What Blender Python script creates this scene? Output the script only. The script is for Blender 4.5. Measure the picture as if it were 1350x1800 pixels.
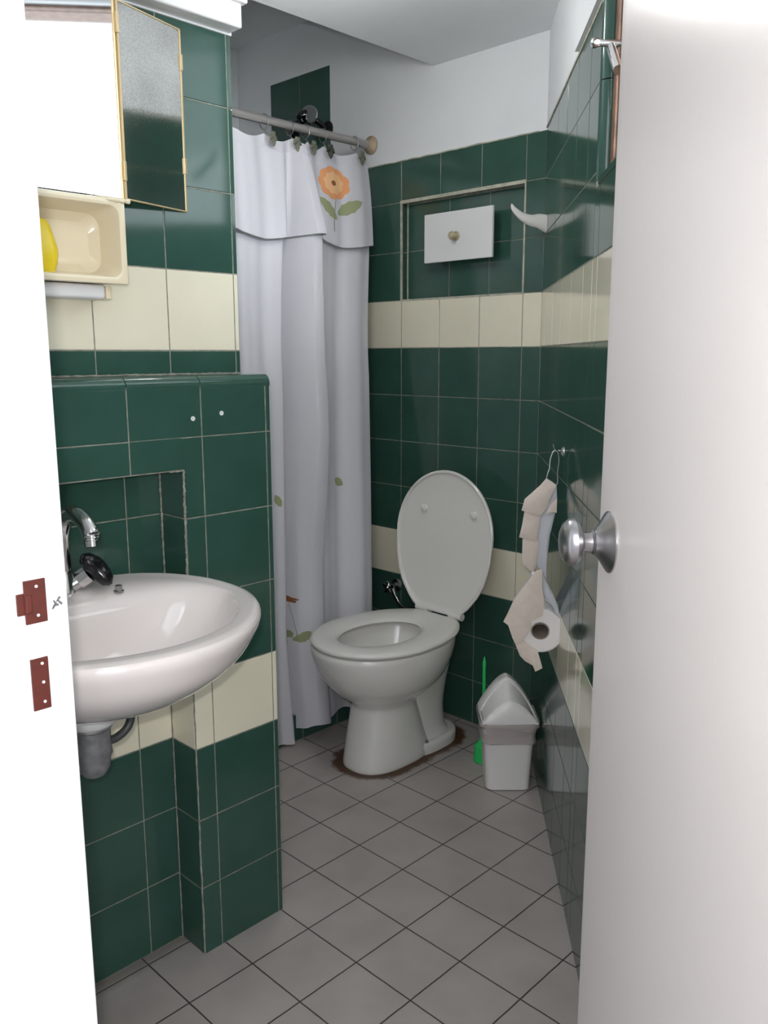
import bpy, bmesh, math, random
from mathutils import Vector, Matrix
random.seed(7)
PI = math.pi
C = bpy.context.scene.collection
for o in list(bpy.data.objects): bpy.data.objects.remove(o)
SC = bpy.context.scene

# ------------------------------------------------------------------ camera, world, lights, exposure
CAM = Vector((1.1224, -1.3670, 1.2233))
YAW, PITCH, ROLL = math.radians(-44.278), math.radians(10.465), math.radians(-0.116)
fw = Vector((math.sin(YAW)*math.cos(PITCH), math.cos(YAW)*math.cos(PITCH), -math.sin(PITCH)))
rt = Vector((math.cos(YAW), -math.sin(YAW), 0)); up = rt.cross(fw)
rt2 = rt*math.cos(ROLL)+up*math.sin(ROLL); up2 = up*math.cos(ROLL)-rt*math.sin(ROLL)
FH = Vector((math.sin(YAW), math.cos(YAW), 0)); RH = rt.copy()
cd = bpy.data.cameras.new('camera'); cam = bpy.data.objects.new('camera', cd); C.objects.link(cam)
m = Matrix((rt2, up2, -fw)).transposed().to_4x4(); m.translation = CAM
cam.matrix_world = m
cd.sensor_fit = 'VERTICAL'; cd.sensor_height = 36; cd.lens = 1497.47*36/1800; cd.clip_start = .02
SC.camera = cam

SC.view_settings.view_transform = 'Standard'; SC.view_settings.look = 'None'
SC.view_settings.gamma = 1; SC.view_settings.exposure = 0.08

W = bpy.data.worlds.new('world'); SC.world = W; W.use_nodes = True
wn_ = W.node_tree; bg = wn_.nodes['Background']
# open bright sky on the window's side, the dim hall on the other
wt = wn_.nodes.new('ShaderNodeTexCoord'); wd = wn_.nodes.new('ShaderNodeVectorMath'); wd.operation = 'DOT_PRODUCT'
wd.inputs[1].default_value = (.745, .629, .22); wr = wn_.nodes.new('ShaderNodeValToRGB')
wr.color_ramp.elements[0].position = .05; wr.color_ramp.elements[0].color = (.16, .17, .19, 1)
wr.color_ramp.elements[1].position = .55; wr.color_ramp.elements[1].color = (.86, .93, 1, 1)
wn_.links.new(wt.outputs['Generated'], wd.inputs[0]); wn_.links.new(wd.outputs['Value'], wr.inputs['Fac'])
wn_.links.new(wr.outputs['Color'], bg.inputs[0]); bg.inputs[1].default_value = 4.0

def area(name, loc, target, size, power, col=(1, 1, 1), size_y=None):
    l = bpy.data.lights.new(name, 'AREA'); l.energy = power; l.color = col
    l.shape = 'RECTANGLE'; l.size = size; l.size_y = size_y or size
    o = bpy.data.objects.new(name, l); C.objects.link(o); o.location = loc
    o.rotation_euler = (Vector(target)-Vector(loc)).to_track_quat('-Z', 'Y').to_euler()
    return o
# the camera's own flash, a few centimetres above the lens
area('flash', CAM+Vector((0, 0, .055))-FH*.01-RH*.02, CAM+fw*2, .03, 7.2, (1, .97, .95), .018)
# daylight that comes in at the window in the right wall
area('window_daylight', (.635, -.165, 1.80), (.635-.76402, -.165-.64519, 1.78), .84, 2.0, (.90, .95, 1), .48)
# bright open sky and sunlit houses further off, seen slantwise through the same window
area('sky_patch', (2.55, -.66, 2.02), (-1.0, .30, 1.80), .9, 125, (.93, .97, 1), .9)
# room light of the hall behind the photographer
area('hall_lamp', (1.3, -2.3, 2.3), (.2, -.3, 1.2), .9, 9, (.95, .97, 1), .9)

# added fill light above the frame, put in to brighten the room (its holder is built further down)
FILL = Vector((-.36, -.10, 2.0)); FILL_POWER = 88.0
# ------------------------------------------------------------------ materials
def mat(name, col, rough=.5, metal=0, noise=0, nscale=20, bump=0, bscale=40, spec=.5, coat=0, trans=0, sss=0):
    mt = bpy.data.materials.new(name); mt.use_nodes = True
    nt = mt.node_tree; b = nt.nodes['Principled BSDF']
    b.inputs['Base Color'].default_value = (*col, 1); b.inputs['Roughness'].default_value = rough
    b.inputs['Metallic'].default_value = metal; b.inputs['Specular IOR Level'].default_value = spec
    b.inputs['Coat Weight'].default_value = coat; b.inputs['Coat Roughness'].default_value = .05
    b.inputs['Transmission Weight'].default_value = trans
    tc = nt.nodes.new('ShaderNodeNewGeometry')
    if noise:
        n = nt.nodes.new('ShaderNodeTexNoise'); n.inputs['Scale'].default_value = nscale; n.inputs['Detail'].default_value = 4
        nt.links.new(tc.outputs['Position'], n.inputs['Vector'])
        r = nt.nodes.new('ShaderNodeValToRGB')
        r.color_ramp.elements[0].position = .3; r.color_ramp.elements[1].position = .7
        r.color_ramp.elements[0].color = (*[c*(1-noise) for c in col], 1)
        r.color_ramp.elements[1].color = (*[min(1, c*(1+noise)) for c in col], 1)
        nt.links.new(n.outputs['Fac'], r.inputs['Fac']); nt.links.new(r.outputs['Color'], b.inputs['Base Color'])
    if bump:
        n2 = nt.nodes.new('ShaderNodeTexNoise'); n2.inputs['Scale'].default_value = bscale; n2.inputs['Detail'].default_value = 3
        nt.links.new(tc.outputs['Position'], n2.inputs['Vector'])
        bp = nt.nodes.new('ShaderNodeBump'); bp.inputs['Strength'].default_value = bump; bp.inputs['Distance'].default_value = .01
        nt.links.new(n2.outputs['Fac'], bp.inputs['Height']); nt.links.new(bp.outputs['Normal'], b.inputs['Normal'])
    return mt
def hexc(r, g, b):
    f = lambda v: ((v/255+.055)/1.055)**2.4 if v > 10 else v/255/12.92
    return (f(r), f(g), f(b))
M = {}
M['green'] = mat('green_glazed_tile', hexc(50, 81, 71), .10, noise=.10, nscale=9, bump=.010, bscale=14)
M['cream'] = mat('cream_glazed_tile', hexc(228, 222, 200), .09, noise=.03, nscale=7, bump=.010, bscale=14)
M['grout'] = mat('wall_grout', hexc(130, 131, 120), .85, noise=.3, nscale=60)
M['plaster'] = mat('white_plaster', hexc(226, 229, 231), .75, noise=.03, nscale=5, bump=.05, bscale=60)
M['ceil'] = mat('ceiling_paint', hexc(236, 238, 239), .8, noise=.03, nscale=4)
M['paint'] = mat('white_gloss_paint', hexc(232, 230, 230), .28, bump=.04, bscale=90)
M['doorpaint'] = mat('door_gloss_paint', hexc(217, 211, 207), .25, bump=.015, bscale=60)
M['porc'] = mat('white_porcelain', hexc(229, 227, 222), .10, coat=.4)
M['porc2'] = mat('basin_porcelain', hexc(222, 214, 211), .08, coat=.4)
M['seat'] = mat('white_seat_plastic', hexc(227, 225, 219), .22)
M['chrome'] = mat('chrome', (.72, .72, .72), .12, 1)
M['satin'] = mat('satin_chrome', (.46, .45, .46), .28, 1)
M['wire'] = mat('steel_wire', (.55, .55, .55), .3, 1)
M['blackp'] = mat('black_plastic', (.008, .008, .010), .15)
M['grayp'] = mat('grey_trap_plastic', hexc(112, 112, 114), .5, noise=.35, nscale=45)
M['hose'] = mat('dark_rubber_hose', hexc(60, 62, 62), .45)
M['creamp'] = mat('cream_shelf_plastic', hexc(226, 214, 186), .16)
M['white_p'] = mat('white_plastic', hexc(222, 222, 222), .3)
M['binp'] = mat('bin_plastic', hexc(230, 228, 226), .35, bump=.03, bscale=30)
M['bag'] = mat('bin_liner_film', hexc(214, 204, 200), .25, trans=.35)
M['gold'] = mat('gold_metal_edge', hexc(232, 206, 160), .3, .6)
M['yellow'] = mat('yellow_plastic', hexc(232, 205, 40), .35)
M['greenp'] = mat('bright_green_plastic', hexc(40, 190, 95), .35)
M['brownwood'] = mat('brown_window_wood', hexc(112, 80, 60), .5, noise=.35, nscale=50)
M['rust'] = mat('brown_painted_steel', hexc(84, 30, 20), .5, noise=.15, nscale=80)
M['beige'] = mat('beige_cotton', hexc(218, 205, 194), .9, noise=.04, nscale=60, bump=.2, bscale=300)
M['cotton'] = mat('pale_cotton', hexc(198, 200, 206), .9, bump=.2, bscale=300)
M['paper'] = mat('toilet_paper', hexc(232, 228, 226), .95, bump=.2, bscale=200)
M['card'] = mat('cardboard_core', hexc(150, 138, 126), .9)
M['resin'] = mat('grey_green_resin', hexc(98, 100, 86), .5, noise=.3, nscale=120)
M['darkresin'] = mat('dark_green_resin', hexc(48, 54, 44), .5, noise=.3, nscale=120)
M['rod'] = mat('dull_aluminium_rod', hexc(170, 166, 164), .35, .5)
M['tanp'] = mat('tan_plastic_cap', hexc(168, 150, 128), .5)
M['water'] = mat('water', (.6, .66, .68), .02, trans=.8)
M['orange'] = mat('orange_print', hexc(228, 158, 108), .8)
M['orange2'] = mat('pale_orange_print', hexc(240, 190, 140), .8)
M['leafp'] = mat('leaf_green_print', hexc(150, 156, 118), .8)
M['stem'] = mat('stem_print', hexc(120, 124, 96), .8)
M['brownp'] = mat('brown_print', hexc(136, 84, 44), .8)
M['thread'] = mat('grey_hem_thread', hexc(130, 132, 128), .8)
M['hole'] = mat('dark_bore', (.01, .01, .01), .8)

def mirror_mat():
    mt = mat('speckled_mirror', (.62, .66, .66), .05, 1); nt = mt.node_tree; b = nt.nodes['Principled BSDF']
    g = nt.nodes.new('ShaderNodeNewGeometry'); n = nt.nodes.new('ShaderNodeTexNoise'); n.inputs['Scale'].default_value = 420; n.inputs['Detail'].default_value = 2
    n2 = nt.nodes.new('ShaderNodeTexNoise'); n2.inputs['Scale'].default_value = 14
    a = nt.nodes.new('ShaderNodeMath'); a.operation = 'MULTIPLY_ADD'; a.inputs[1].default_value = .6
    r = nt.nodes.new('ShaderNodeValToRGB'); r.color_ramp.elements[0].position = .62; r.color_ramp.elements[1].position = .95
    r.color_ramp.elements[0].color = (.72, .74, .73, 1); r.color_ramp.elements[1].color = (.42, .43, .42, 1)
    rr = nt.nodes.new('ShaderNodeMapRange'); rr.inputs['From Min'].default_value = .62; rr.inputs['From Max'].default_value = .95
    rr.inputs['To Min'].default_value = .03; rr.inputs['To Max'].default_value = .14
    nt.links.new(g.outputs['Position'], n.inputs['Vector']); nt.links.new(g.outputs['Position'], n2.inputs['Vector'])
    nt.links.new(n.outputs['Fac'], a.inputs[0]); hm = nt.nodes.new('ShaderNodeMath'); hm.operation = 'MULTIPLY_ADD'; hm.inputs[1].default_value = .25; hm.inputs[2].default_value = .36; nt.links.new(n2.outputs['Fac'], hm.inputs[0]); nt.links.new(hm.outputs[0], a.inputs[2])
    nt.links.new(a.outputs[0], r.inputs['Fac']); nt.links.new(r.outputs['Color'], b.inputs['Base Color'])
    nt.links.new(a.outputs[0], rr.inputs['Value']); nt.links.new(rr.outputs['Result'], b.inputs['Roughness'])
    return mt
M['mirror'] = mirror_mat()
def clear_glass():
    mt = bpy.data.materials.new('clear_glass'); mt.use_nodes = True; nt = mt.node_tree; out = nt.nodes['Material Output']
    nt.nodes.remove(nt.nodes['Principled BSDF']); t = nt.nodes.new('ShaderNodeBsdfTransparent'); t.inputs[0].default_value = (.95, .97, .97, 1)
    g = nt.nodes.new('ShaderNodeBsdfGlossy'); g.inputs['Roughness'].default_value = .05; 
    mx = nt.nodes.new('ShaderNodeMixShader'); mx.inputs[0].default_value = .06; nt.links.new(t.outputs[0], mx.inputs[1]); nt.links.new(g.outputs[0], mx.inputs[2]); nt.links.new(mx.outputs[0], out.inputs['Surface'])
    return mt
M['glass'] = clear_glass()
M['mirror_clear'] = mat('mirror_glass', (.9, .92, .92), .03, 1)

def curtain_mat():
    mt = mat('white_curtain_cloth', hexc(228, 227, 233), .55, bump=.22, bscale=17); nt = mt.node_tree
    b = nt.nodes['Principled BSDF']; out = nt.nodes['Material Output']
    t = nt.nodes.new('ShaderNodeBsdfTranslucent'); t.inputs['Color'].default_value = (.66, .66, .74, 1)
    mx = nt.nodes.new('ShaderNodeMixShader'); mx.inputs[0].default_value = .22
    nt.links.new(b.outputs[0], mx.inputs[1]); nt.links.new(t.outputs[0], mx.inputs[2]); nt.links.new(mx.outputs[0], out.inputs['Surface'])
    return mt
M['curtain'] = curtain_mat()

def floor_mat():
    """square 15 cm grey tiles, dark joints, brown grime round the toilet's foot and along the left wall"""
    mt = bpy.data.materials.new('grey_floor_tile'); mt.use_nodes = True; nt = mt.node_tree; b = nt.nodes['Principled BSDF']
    N = nt.nodes.new; L = nt.links.new
    g = N('ShaderNodeNewGeometry'); sp = N('ShaderNodeSeparateXYZ')
    wn = N('ShaderNodeTexNoise'); wn.inputs['Scale'].default_value = 30; L(g.outputs['Position'], wn.inputs['Vector'])
    L(g.outputs['Position'], sp.inputs[0])
    def mth(op, a, c=None, d=None):
        x = N('ShaderNodeMath'); x.operation = op
        for i, v in enumerate((a, c, d)):
            if v is None: continue
            if isinstance(v, (int, float)): x.inputs[i].default_value = v
            else: L(v, x.inputs[i])
        return x.outputs[0]
    def dist(axis):
        v = mth('DIVIDE', sp.outputs[axis], .15)
        v = mth('ADD', v, mth('MULTIPLY', mth('SUBTRACT', wn.outputs['Fac'], .5), .012))
        return mth('MULTIPLY', mth('ABSOLUTE', mth('SUBTRACT', v, mth('ROUND', v))), .15)
    dm = mth('MINIMUM', dist(0), dist(1))
    joint = N('ShaderNodeMapRange'); joint.inputs['From Min'].default_value = .0011; joint.inputs['From Max'].default_value = .0019
    joint.inputs['To Min'].default_value = 1; joint.inputs['To Max'].default_value = 0; L(dm, joint.inputs['Value'])
    # capsule distance to the toilet's foot
    dy = mth('SUBTRACT', sp.outputs[1], mth('MINIMUM', mth('MAXIMUM', sp.outputs[1], .355), .60))
    dx = mth('SUBTRACT', sp.outputs[0], -.603)
    dc = mth('SQRT', mth('ADD', mth('MULTIPLY', dx, dx), mth('MULTIPLY', dy, dy)))
    sn = N('ShaderNodeTexNoise'); sn.inputs['Scale'].default_value = 22; sn.inputs['Detail'].default_value = 8; sn.inputs['Roughness'].default_value = .7
    L(g.outputs['Position'], sn.inputs['Vector'])
    dd = mth('ADD', dc, mth('MULTIPLY', mth('SUBTRACT', sn.outputs['Fac'], .5), .055))
    st = N('ShaderNodeMapRange'); st.inputs['From Min'].default_value = .118; st.inputs['From Max'].default_value = .134
    st.inputs['To Min'].default_value = 1.0; st.inputs['To Max'].default_value = 0; L(dd, st.inputs['Value'])
    # grime by the foot of the left wall
    gl = mth('ADD', sp.outputs[0], mth('MULTIPLY', mth('SUBTRACT', sn.outputs['Fac'], .5), .04))
    gr = N('ShaderNodeMapRange'); gr.inputs['From Min'].default_value = -.315; gr.inputs['From Max'].default_value = -.285
    gr.inputs['To Min'].default_value = .55; gr.inputs['To Max'].default_value = 0; L(gl, gr.inputs['Value'])
    gy = mth('LESS_THAN', sp.outputs[1], -.25); grm = mth('MULTIPLY', gr.outputs['Result'], gy)
    cn = N('ShaderNodeTexNoise'); cn.inputs['Scale'].default_value = 6; cn.inputs['Detail'].default_value = 6; L(g.outputs['Position'], cn.inputs['Vector'])
    rmp = N('ShaderNodeValToRGB'); rmp.color_ramp.elements[0].position = .3; rmp.color_ramp.elements[1].position = .7
    rmp.color_ramp.elements[0].color = (*hexc(157, 150, 146), 1); rmp.color_ramp.elements[1].color = (*hexc(173, 166, 161), 1)
    L(cn.outputs['Fac'], rmp.inputs['Fac'])
    def mix(f, a, c):
        x = N('ShaderNodeMix'); x.data_type = 'RGBA'; L(f, x.inputs[0])
        if isinstance(a, tuple): x.inputs[6].default_value = (*a, 1)
        else: L(a, x.inputs[6])
        x.inputs[7].default_value = (*c, 1); return x.outputs[2]
    c1 = mix(joint.outputs['Result'], rmp.outputs['Color'], hexc(62, 52, 48))
    c2 = mix(st.outputs['Result'], c1, hexc(84, 56, 36))
    c3 = mix(grm, c2, hexc(96, 88, 78))
    L(c3, b.inputs['Base Color']); b.inputs['Roughness'].default_value = .38
    bp = N('ShaderNodeBump'); bp.inputs['Distance'].default_value = .001; bp.inputs['Strength'].default_value = .6; bp.invert = True
    L(joint.outputs['Result'], bp.inputs['Height']); L(bp.outputs['Normal'], b.inputs['Normal'])
    return mt
M['floor'] = floor_mat()

# ------------------------------------------------------------------ mesh helpers
def obj(name, bm, m, parent=None, smooth=True, loc=None):
    bmesh.ops.recalc_face_normals(bm, faces=bm.faces[:])
    me = bpy.data.meshes.new(name); bm.to_mesh(me); bm.free()
    for x in (m if isinstance(m, (list, tuple)) else [m]): me.materials.append(M[x] if isinstance(x, str) else x)
    if smooth:
        for p in me.polygons: p.use_smooth = True
        me.set_sharp_from_angle(angle=math.radians(38))
    o = bpy.data.objects.new(name, me); C.objects.link(o)
    if FLAG[0] and smooth:
        w = o.modifiers.new('weighted', 'WEIGHTED_NORMAL'); w.keep_sharp = True
    FLAG[0] = False
    if parent:
        o.parent = parent
        # vertices are given in world space: bring them into the parent's space
        wm = world_of(parent).inverted()
        me.transform(wm)
    return o
def world_of(o):
    mt = Matrix.Translation(o.location) @ o.rotation_euler.to_matrix().to_4x4()
    return (world_of(o.parent) @ mt) if o.parent else mt
def thing(name, label, cat, loc=(0, 0, 0), group=None):
    o = bpy.data.objects.new(name, None); C.objects.link(o); o.location = loc; o.empty_display_size = .05
    o['label'] = label; o['category'] = cat
    if group: o['group'] = group
    return o
def tag(o, label, cat, group=None):
    o['label'] = label; o['category'] = cat
    if group: o['group'] = group
    return o
def struct(o, label=None, cat=None):
    o['kind'] = 'structure'
    if label: o['label'] = label
    if cat: o['category'] = cat
    return o
FLAG = [False]
def box(bm, a, b, mi=0, bev=0):
    vs = [bm.verts.new((x, y, z)) for x in (a[0], b[0]) for y in (a[1], b[1]) for z in (a[2], b[2])]
    fs = [bm.faces.new([vs[i] for i in q]) for q in ((0, 1, 3, 2), (4, 6, 7, 5), (0, 4, 5, 1), (2, 3, 7, 6), (0, 2, 6, 4), (1, 5, 7, 3))]
    for f in fs: f.material_index = mi
    if bev:
        FLAG[0] = True
        es = list({e for f in fs for e in f.edges})
        r = bmesh.ops.bevel(bm, geom=es, offset=bev, segments=3, affect='EDGES', profile=.5)
        for f in r['faces']: f.material_index = mi
    return vs
def obox(bm, O, A, B, N, a0, a1, b0, b1, n0, n1, mi=0, bev=0):
    """box in the frame O + a*A + b*B + n*N"""
    n = len(bm.verts); bm.verts.ensure_lookup_table()
    vs = [bm.verts.new(O+A*a+B*b+N*c) for a in (a0, a1) for b in (b0, b1) for c in (n0, n1)]
    fs = [bm.faces.new([vs[i] for i in q]) for q in ((0, 1, 3, 2), (4, 6, 7, 5), (0, 4, 5, 1), (2, 3, 7, 6), (0, 2, 6, 4), (1, 5, 7, 3))]
    for f in fs: f.material_index = mi
    if bev:
        FLAG[0] = True
        es = list({e for f in fs for e in f.edges})
        r = bmesh.ops.bevel(bm, geom=es, offset=bev, segments=3, affect='EDGES', profile=.5)
        for f in r['faces']: f.material_index = mi
def loft(bm, rings, cap0=True, cap1=True, closed=True, mi=0):
    vr = [[bm.verts.new(p) for p in r] for r in rings]
    n = len(rings[0])
    for a, b in zip(vr, vr[1:]):
        for i in range(n if closed else n-1):
            j = (i+1) % n
            f = bm.faces.new((a[i], a[j], b[j], b[i])); f.material_index = mi
    if cap0: bm.faces.new(vr[0]).material_index = mi
    if cap1: bm.faces.new(vr[-1][::-1]).material_index = mi
    return vr
def frame(d):
    d = Vector(d).normalized(); a = Vector((0, 0, 1)) if abs(d.z) < .9 else Vector((1, 0, 0))
    u = d.cross(a).normalized(); return d, u, u.cross(d)
def tube(bm, pts, r, seg=12, cap=True, mi=0):
    pts = [Vector(p) for p in pts]; n = len(pts); rs = r if isinstance(r, (list, tuple)) else [r]*n
    d, u, v = frame(pts[1]-pts[0]); rings = []
    for i, p in enumerate(pts):
        t = (pts[min(i+1, n-1)]-pts[max(i-1, 0)]).normalized()
        u = (u-t*u.dot(t)).normalized(); v = t.cross(u)
        rings.append([p+(u*math.cos(2*PI*k/seg)+v*math.sin(2*PI*k/seg))*rs[i] for k in range(seg)])
    loft(bm, rings, cap, cap, mi=mi)
def lathe(bm, O, D, prof, seg=24, mi=0, cap0=True, cap1=True):
    """prof: list of (distance along D, radius)"""
    d, u, v = frame(D); O = Vector(O)
    loft(bm, [[O+d*h+(u*math.cos(2*PI*k/seg)+v*math.sin(2*PI*k/seg))*max(r, 1e-4) for k in range(seg)] for h, r in prof], cap0, cap1, mi=mi)
def spline(pts, n=8):
    """Catmull-Rom through pts"""
    P = [Vector(p) for p in pts]; P = [2*P[0]-P[1]]+P+[2*P[-1]-P[-2]]; out = []
    for i in range(1, len(P)-2):
        for k in range(n):
            t = k/n; a, b, c, d = P[i-1:i+3]
            out.append(.5*((2*b)+(c-a)*t+(2*a-5*b+4*c-d)*t*t+(3*b-a-3*c+d)*t**3))
    out.append(P[-2]); return out
def rrect(cx, cy, z, hx, hy, r, n=5, rot=0):
    out = []
    for sx, sy, a0 in ((1, 1, 0), (-1, 1, 90), (-1, -1, 180), (1, -1, 270)):
        for k in range(n+1):
            a = math.radians(a0+90*k/n); x = sx*(hx-r)+r*math.cos(a); y = sy*(hy-r)+r*math.sin(a)
            out.append(Vector((cx+x*math.cos(rot)-y*math.sin(rot), cy+x*math.sin(rot)+y*math.cos(rot), z)))
    return out

# ------------------------------------------------------------------ tiled walls
Z = Vector((0, 0, 1))
def tiles(bm, O, U, N, cols, rows, rowmat, skip=None, gap=.0011, raise_=.0009, inset=.0009, thick=.004, tilt=.00018):
    """tiles with bevelled edges standing on the grout plane through O (face towards N)"""
    for ci in range(len(cols)-1):
        for ri in range(len(rows)-1):
            a0, a1, b0, b1 = cols[ci]+gap, cols[ci+1]-gap, rows[ri]+gap, rows[ri+1]-gap
            if skip and skip((a0+a1)/2, (b0+b1)/2): continue
            if a1-a0 < .002 or b1-b0 < .002: continue
            ta, tb = random.uniform(-tilt, tilt), random.uniform(-tilt, tilt)
            q = ((a0, b0), (a1, b0), (a1, b1), (a0, b1))
            lo = [bm.verts.new(O+U*a+Z*b) for a, b in q]
            hi = [bm.verts.new(O+U*(a+sa*inset)+Z*(b+sb*inset)+N*(raise_+ta*sa+tb*sb)) for (a, b), sa, sb in zip(q, (1, -1, -1, 1), (1, 1, -1, -1))]
            mi = rowmat(ri)
            f = bm.faces.new(hi); f.material_index = mi
            for k in range(4):
                f = bm.faces.new((lo[k], lo[(k+1) % 4], hi[(k+1) % 4], hi[k])); f.material_index = mi
ROWS = [0, .15, .304, .457, .617, .774, .931, 1.0875, 1.245, 1.401, 1.557, 1.714, 1.842]
def band(rows):
    def f(i):
        zc = (rows[i]+rows[i+1])/2
        return 2 if (.457 < zc < .615 or 1.246 < zc < 1.40) else 1
    return f
MS = ['grout', 'green', 'cream', 'plaster']
XB, YB = -.3225, .7725
GZ = .0009   # tile height over grout
# --- back wall (y = YB), with the shallow panel niche
bm = bmesh.new()
NX0, NX1, NZ0, NZ1, ND = -.881, -.390, 1.401, 1.714, .030
g = YB+GZ; D = .12
for a, b in (((-1.87, g, -.05), (NX0, g+D, 1.842)), ((NX1, g, -.05), (.05, g+D, 1.842)), ((NX0, g, -.05), (NX1, g+D, NZ0)), ((NX0, g, NZ1), (NX1, g+D, 1.842)), ((NX0, g+ND, NZ0), (NX1, g+D, NZ1))):
    box(bm, a, b, 0)
box(bm, (-1.87, YB+.001, 1.842), (-1.549, g+D, 2.5), 3); box(bm, (-1.222, YB+.001, 1.842), (.05, g+D, 2.5), 3)
box(bm, (-1.549, YB+.001, 2.206), (-1.222, g+D, 2.5), 3); box(bm, (-1.549, g, 1.842), (-1.222, g+D, 2.206), 0)
U, N = Vector((1, 0, 0)), Vector((0, -1, 0))
cols = [-1.75, -1.713, -1.549, -1.385, -1.2215, -1.0455, -.881, -.714, -.551, -.390, XB]
O = Vector((0, g, 0))
tiles(bm, O, U, N, cols, ROWS, band(ROWS), skip=lambda a, b: NX0 < a < NX1 and NZ0 < b < NZ1)
tiles(bm, O, U, N, [-1.549, -1.385, -1.222], [1.842, 2.0, 2.206], lambda i: 1)
tiles(bm, O+Vector((0, ND, 0)), U, N, [NX0+.003, -.700, -.540, NX1-.003], [NZ0+.004, 1.560, NZ1-.006], lambda i: 1)
# niche left return and the light mortar frame round the niche
tiles(bm, Vector((NX0, 0, 0)), Vector((0, 1, 0)), Vector((1, 0, 0)), [g+.002, g+ND-.001], [NZ0+.002, 1.557, NZ1-.002], lambda i: 1)
w_back = struct(obj('wall_back', bm, MS, smooth=False))
bm = bmesh.new()
for a, b in (((NX0-.004, YB-.001, NZ0), (NX0+.002, g+.004, NZ1)), ((NX1-.003, YB-.001, NZ0), (NX1+.003, g+.004, NZ1)), ((NX0-.004, YB-.002, NZ1-.005), (NX1+.003, g+.004, NZ1+.005)), ((NX0, YB-.001, NZ0-.003), (NX1, g+.004, NZ0+.003)), ((NX0+.0, g+ND-.004, NZ0), (NX0+.005, g+ND+.002, NZ1))):
    box(bm, a, b)
M['mortar'] = mat('pale_mortar', hexc(176, 174, 158), .85, noise=.25, nscale=50)
fr = obj('niche_mortar_edge', bm, 'mortar', w_back, smooth=False)
# rough edge of the white paint above the tiles
bm = bmesh.new(); x = -1.22; pr = []
while x < XB:
    pr.append(Vector((x, YB+.0005, 1.842+random.uniform(-.0015, .0025)))); x += .03
tube(bm, pr, .0022, 6); obj('mortar_line', bm, 'mortar', w_back)
# --- right wall, set at an angle
DR = Vector((.64519, -.76402, 0)); NR = Vector((-.76402, -.64519, 0)); OR = Vector((XB, YB, 0))
RW = lambda s, z, off=0: OR+DR*s+Z*z+NR*off
WS0, WS1, WZ0, WZ1 = .888, 1.78, 1.539, 2.09
bm = bmesh.new()
rb = lambda s0, s1, z0, z1, n0, n1, mi: obox(bm, OR, DR, Z, NR, s0, s1, z0, z1, n0, n1, mi)
rb(0, 1.85, -.05, WZ0, -GZ-.12, -GZ, 0); rb(0, .866, WZ0, 1.85, -GZ-.12, -GZ, 0); rb(WS1, 1.85, WZ0, 1.85, -GZ-.12, -GZ, 0)
rb(0, WS0, 1.85, 2.5, -.12, 0, 3); rb(WS1, 1.85, 1.85, 2.5, -.12, 0, 3); rb(WS0, WS1, WZ1, 2.5, -.12, 0, 3)
rb(.586, WS0, 1.855, 2.12, 0, .010, 3)
rc = [0, .095, .26, .425, .59, .755, .865]; rr = ROWS[:-1]+[1.85]
tiles(bm, OR-NR*GZ, DR, NR, rc, rr, band(rr))
rc2 = [.865, .92, 1.085, 1.25, 1.415, 1.58, 1.745, 1.85]; r2 = [r for r in ROWS if r < 1.53]+[1.530]
tiles(bm, OR-NR*GZ, DR, NR, rc2, r2, band(r2))
# bullnose tile round the window's edge, and the tiled sill
def quarter(bm, c, axis, e1, e2, r, L0, L1, seg=8, mi=1):
    A = Vector(axis)
    ra = [c+A*L0+e1*r*math.sin(k*PI/2/seg)+e2*r*math.cos(k*PI/2/seg) for k in range(seg+1)]+[c+A*L0]
    rb_ = [p+A*(L1-L0) for p in ra]; loft(bm, [ra, rb_], mi=mi)
r_ = .018
z0 = WZ0
for z1 in (1.714, 1.862):
    quarter(bm, OR+DR*(.868)-NR*(r_), Z, DR, NR, r_+.0004, z0+.001, z1-.001); z0 = z1
rb(.866, WS0-.002, WZ0, 1.862, -.12, -.018, 1)
rb(.90, WS1, WZ0-.010, WZ0+.001, -.11, .002, 1)
w_right = struct(obj('wall_right', bm, MS, smooth=True))
w_right.data.set_sharp_from_angle(angle=math.radians(20))
bm = bmesh.new(); tube(bm, [RW(.0, 1.849, .0), RW(.86, 1.851, .0)], .003, 6); obj('mortar_line', bm, 'mortar', w_right)
# window in the right wall
bm = bmesh.new()
wb = lambda s0, s1, z0, z1, n0, n1, bev=.002: obox(bm, OR, DR, Z, NR, s0, s1, z0, z1, n0, n1, 0, bev)
for n0, n1, o_ in ((-.115, -.020, 0), (-.10, -.026, .005), (-.098, -.040, .016)):
    wb(WS0+o_, WS0+o_+.026, WZ0+.002, WZ1, n0, n1); wb(WS1-o_-.032, WS1-o_, WZ0+.002, WZ1, n0, n1)
    wb(WS0+o_, WS1-o_, WZ0+.002+o_*.5, WZ0+.03+o_*.6, n0, n1); wb(WS0+o_, WS1-o_, WZ1-.007-o_*.1, WZ1-.001, n0, n1)
win = struct(obj('window_1', bm, 'brownwood'), 'brown wooden window in the tiled right wall, behind the open door', 'window')
bm = bmesh.new(); wb(WS0+.06, WS1-.06, WZ0+.04, WZ1-.04, -.070, -.066, 0)
obj('window_pane', bm, 'glass', win)
bm = bmesh.new(); c0 = RW(.955, 1.748, -.03)
tube(bm, [c0, RW(.95, 1.752, .018)], .006, 14); lathe(bm, RW(.95, 1.752, .018), NR, [(0, .0062), (.006, .0085), (.012, .0082), (.015, .004)], 16)
tube(bm, [RW(.952, 1.745, -.002), RW(.975, 1.722, -.004), RW(1.01, 1.69, -.006)], [.008, .009, .009], 10)
obj('window_handle', bm, 'chrome', win)

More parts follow.
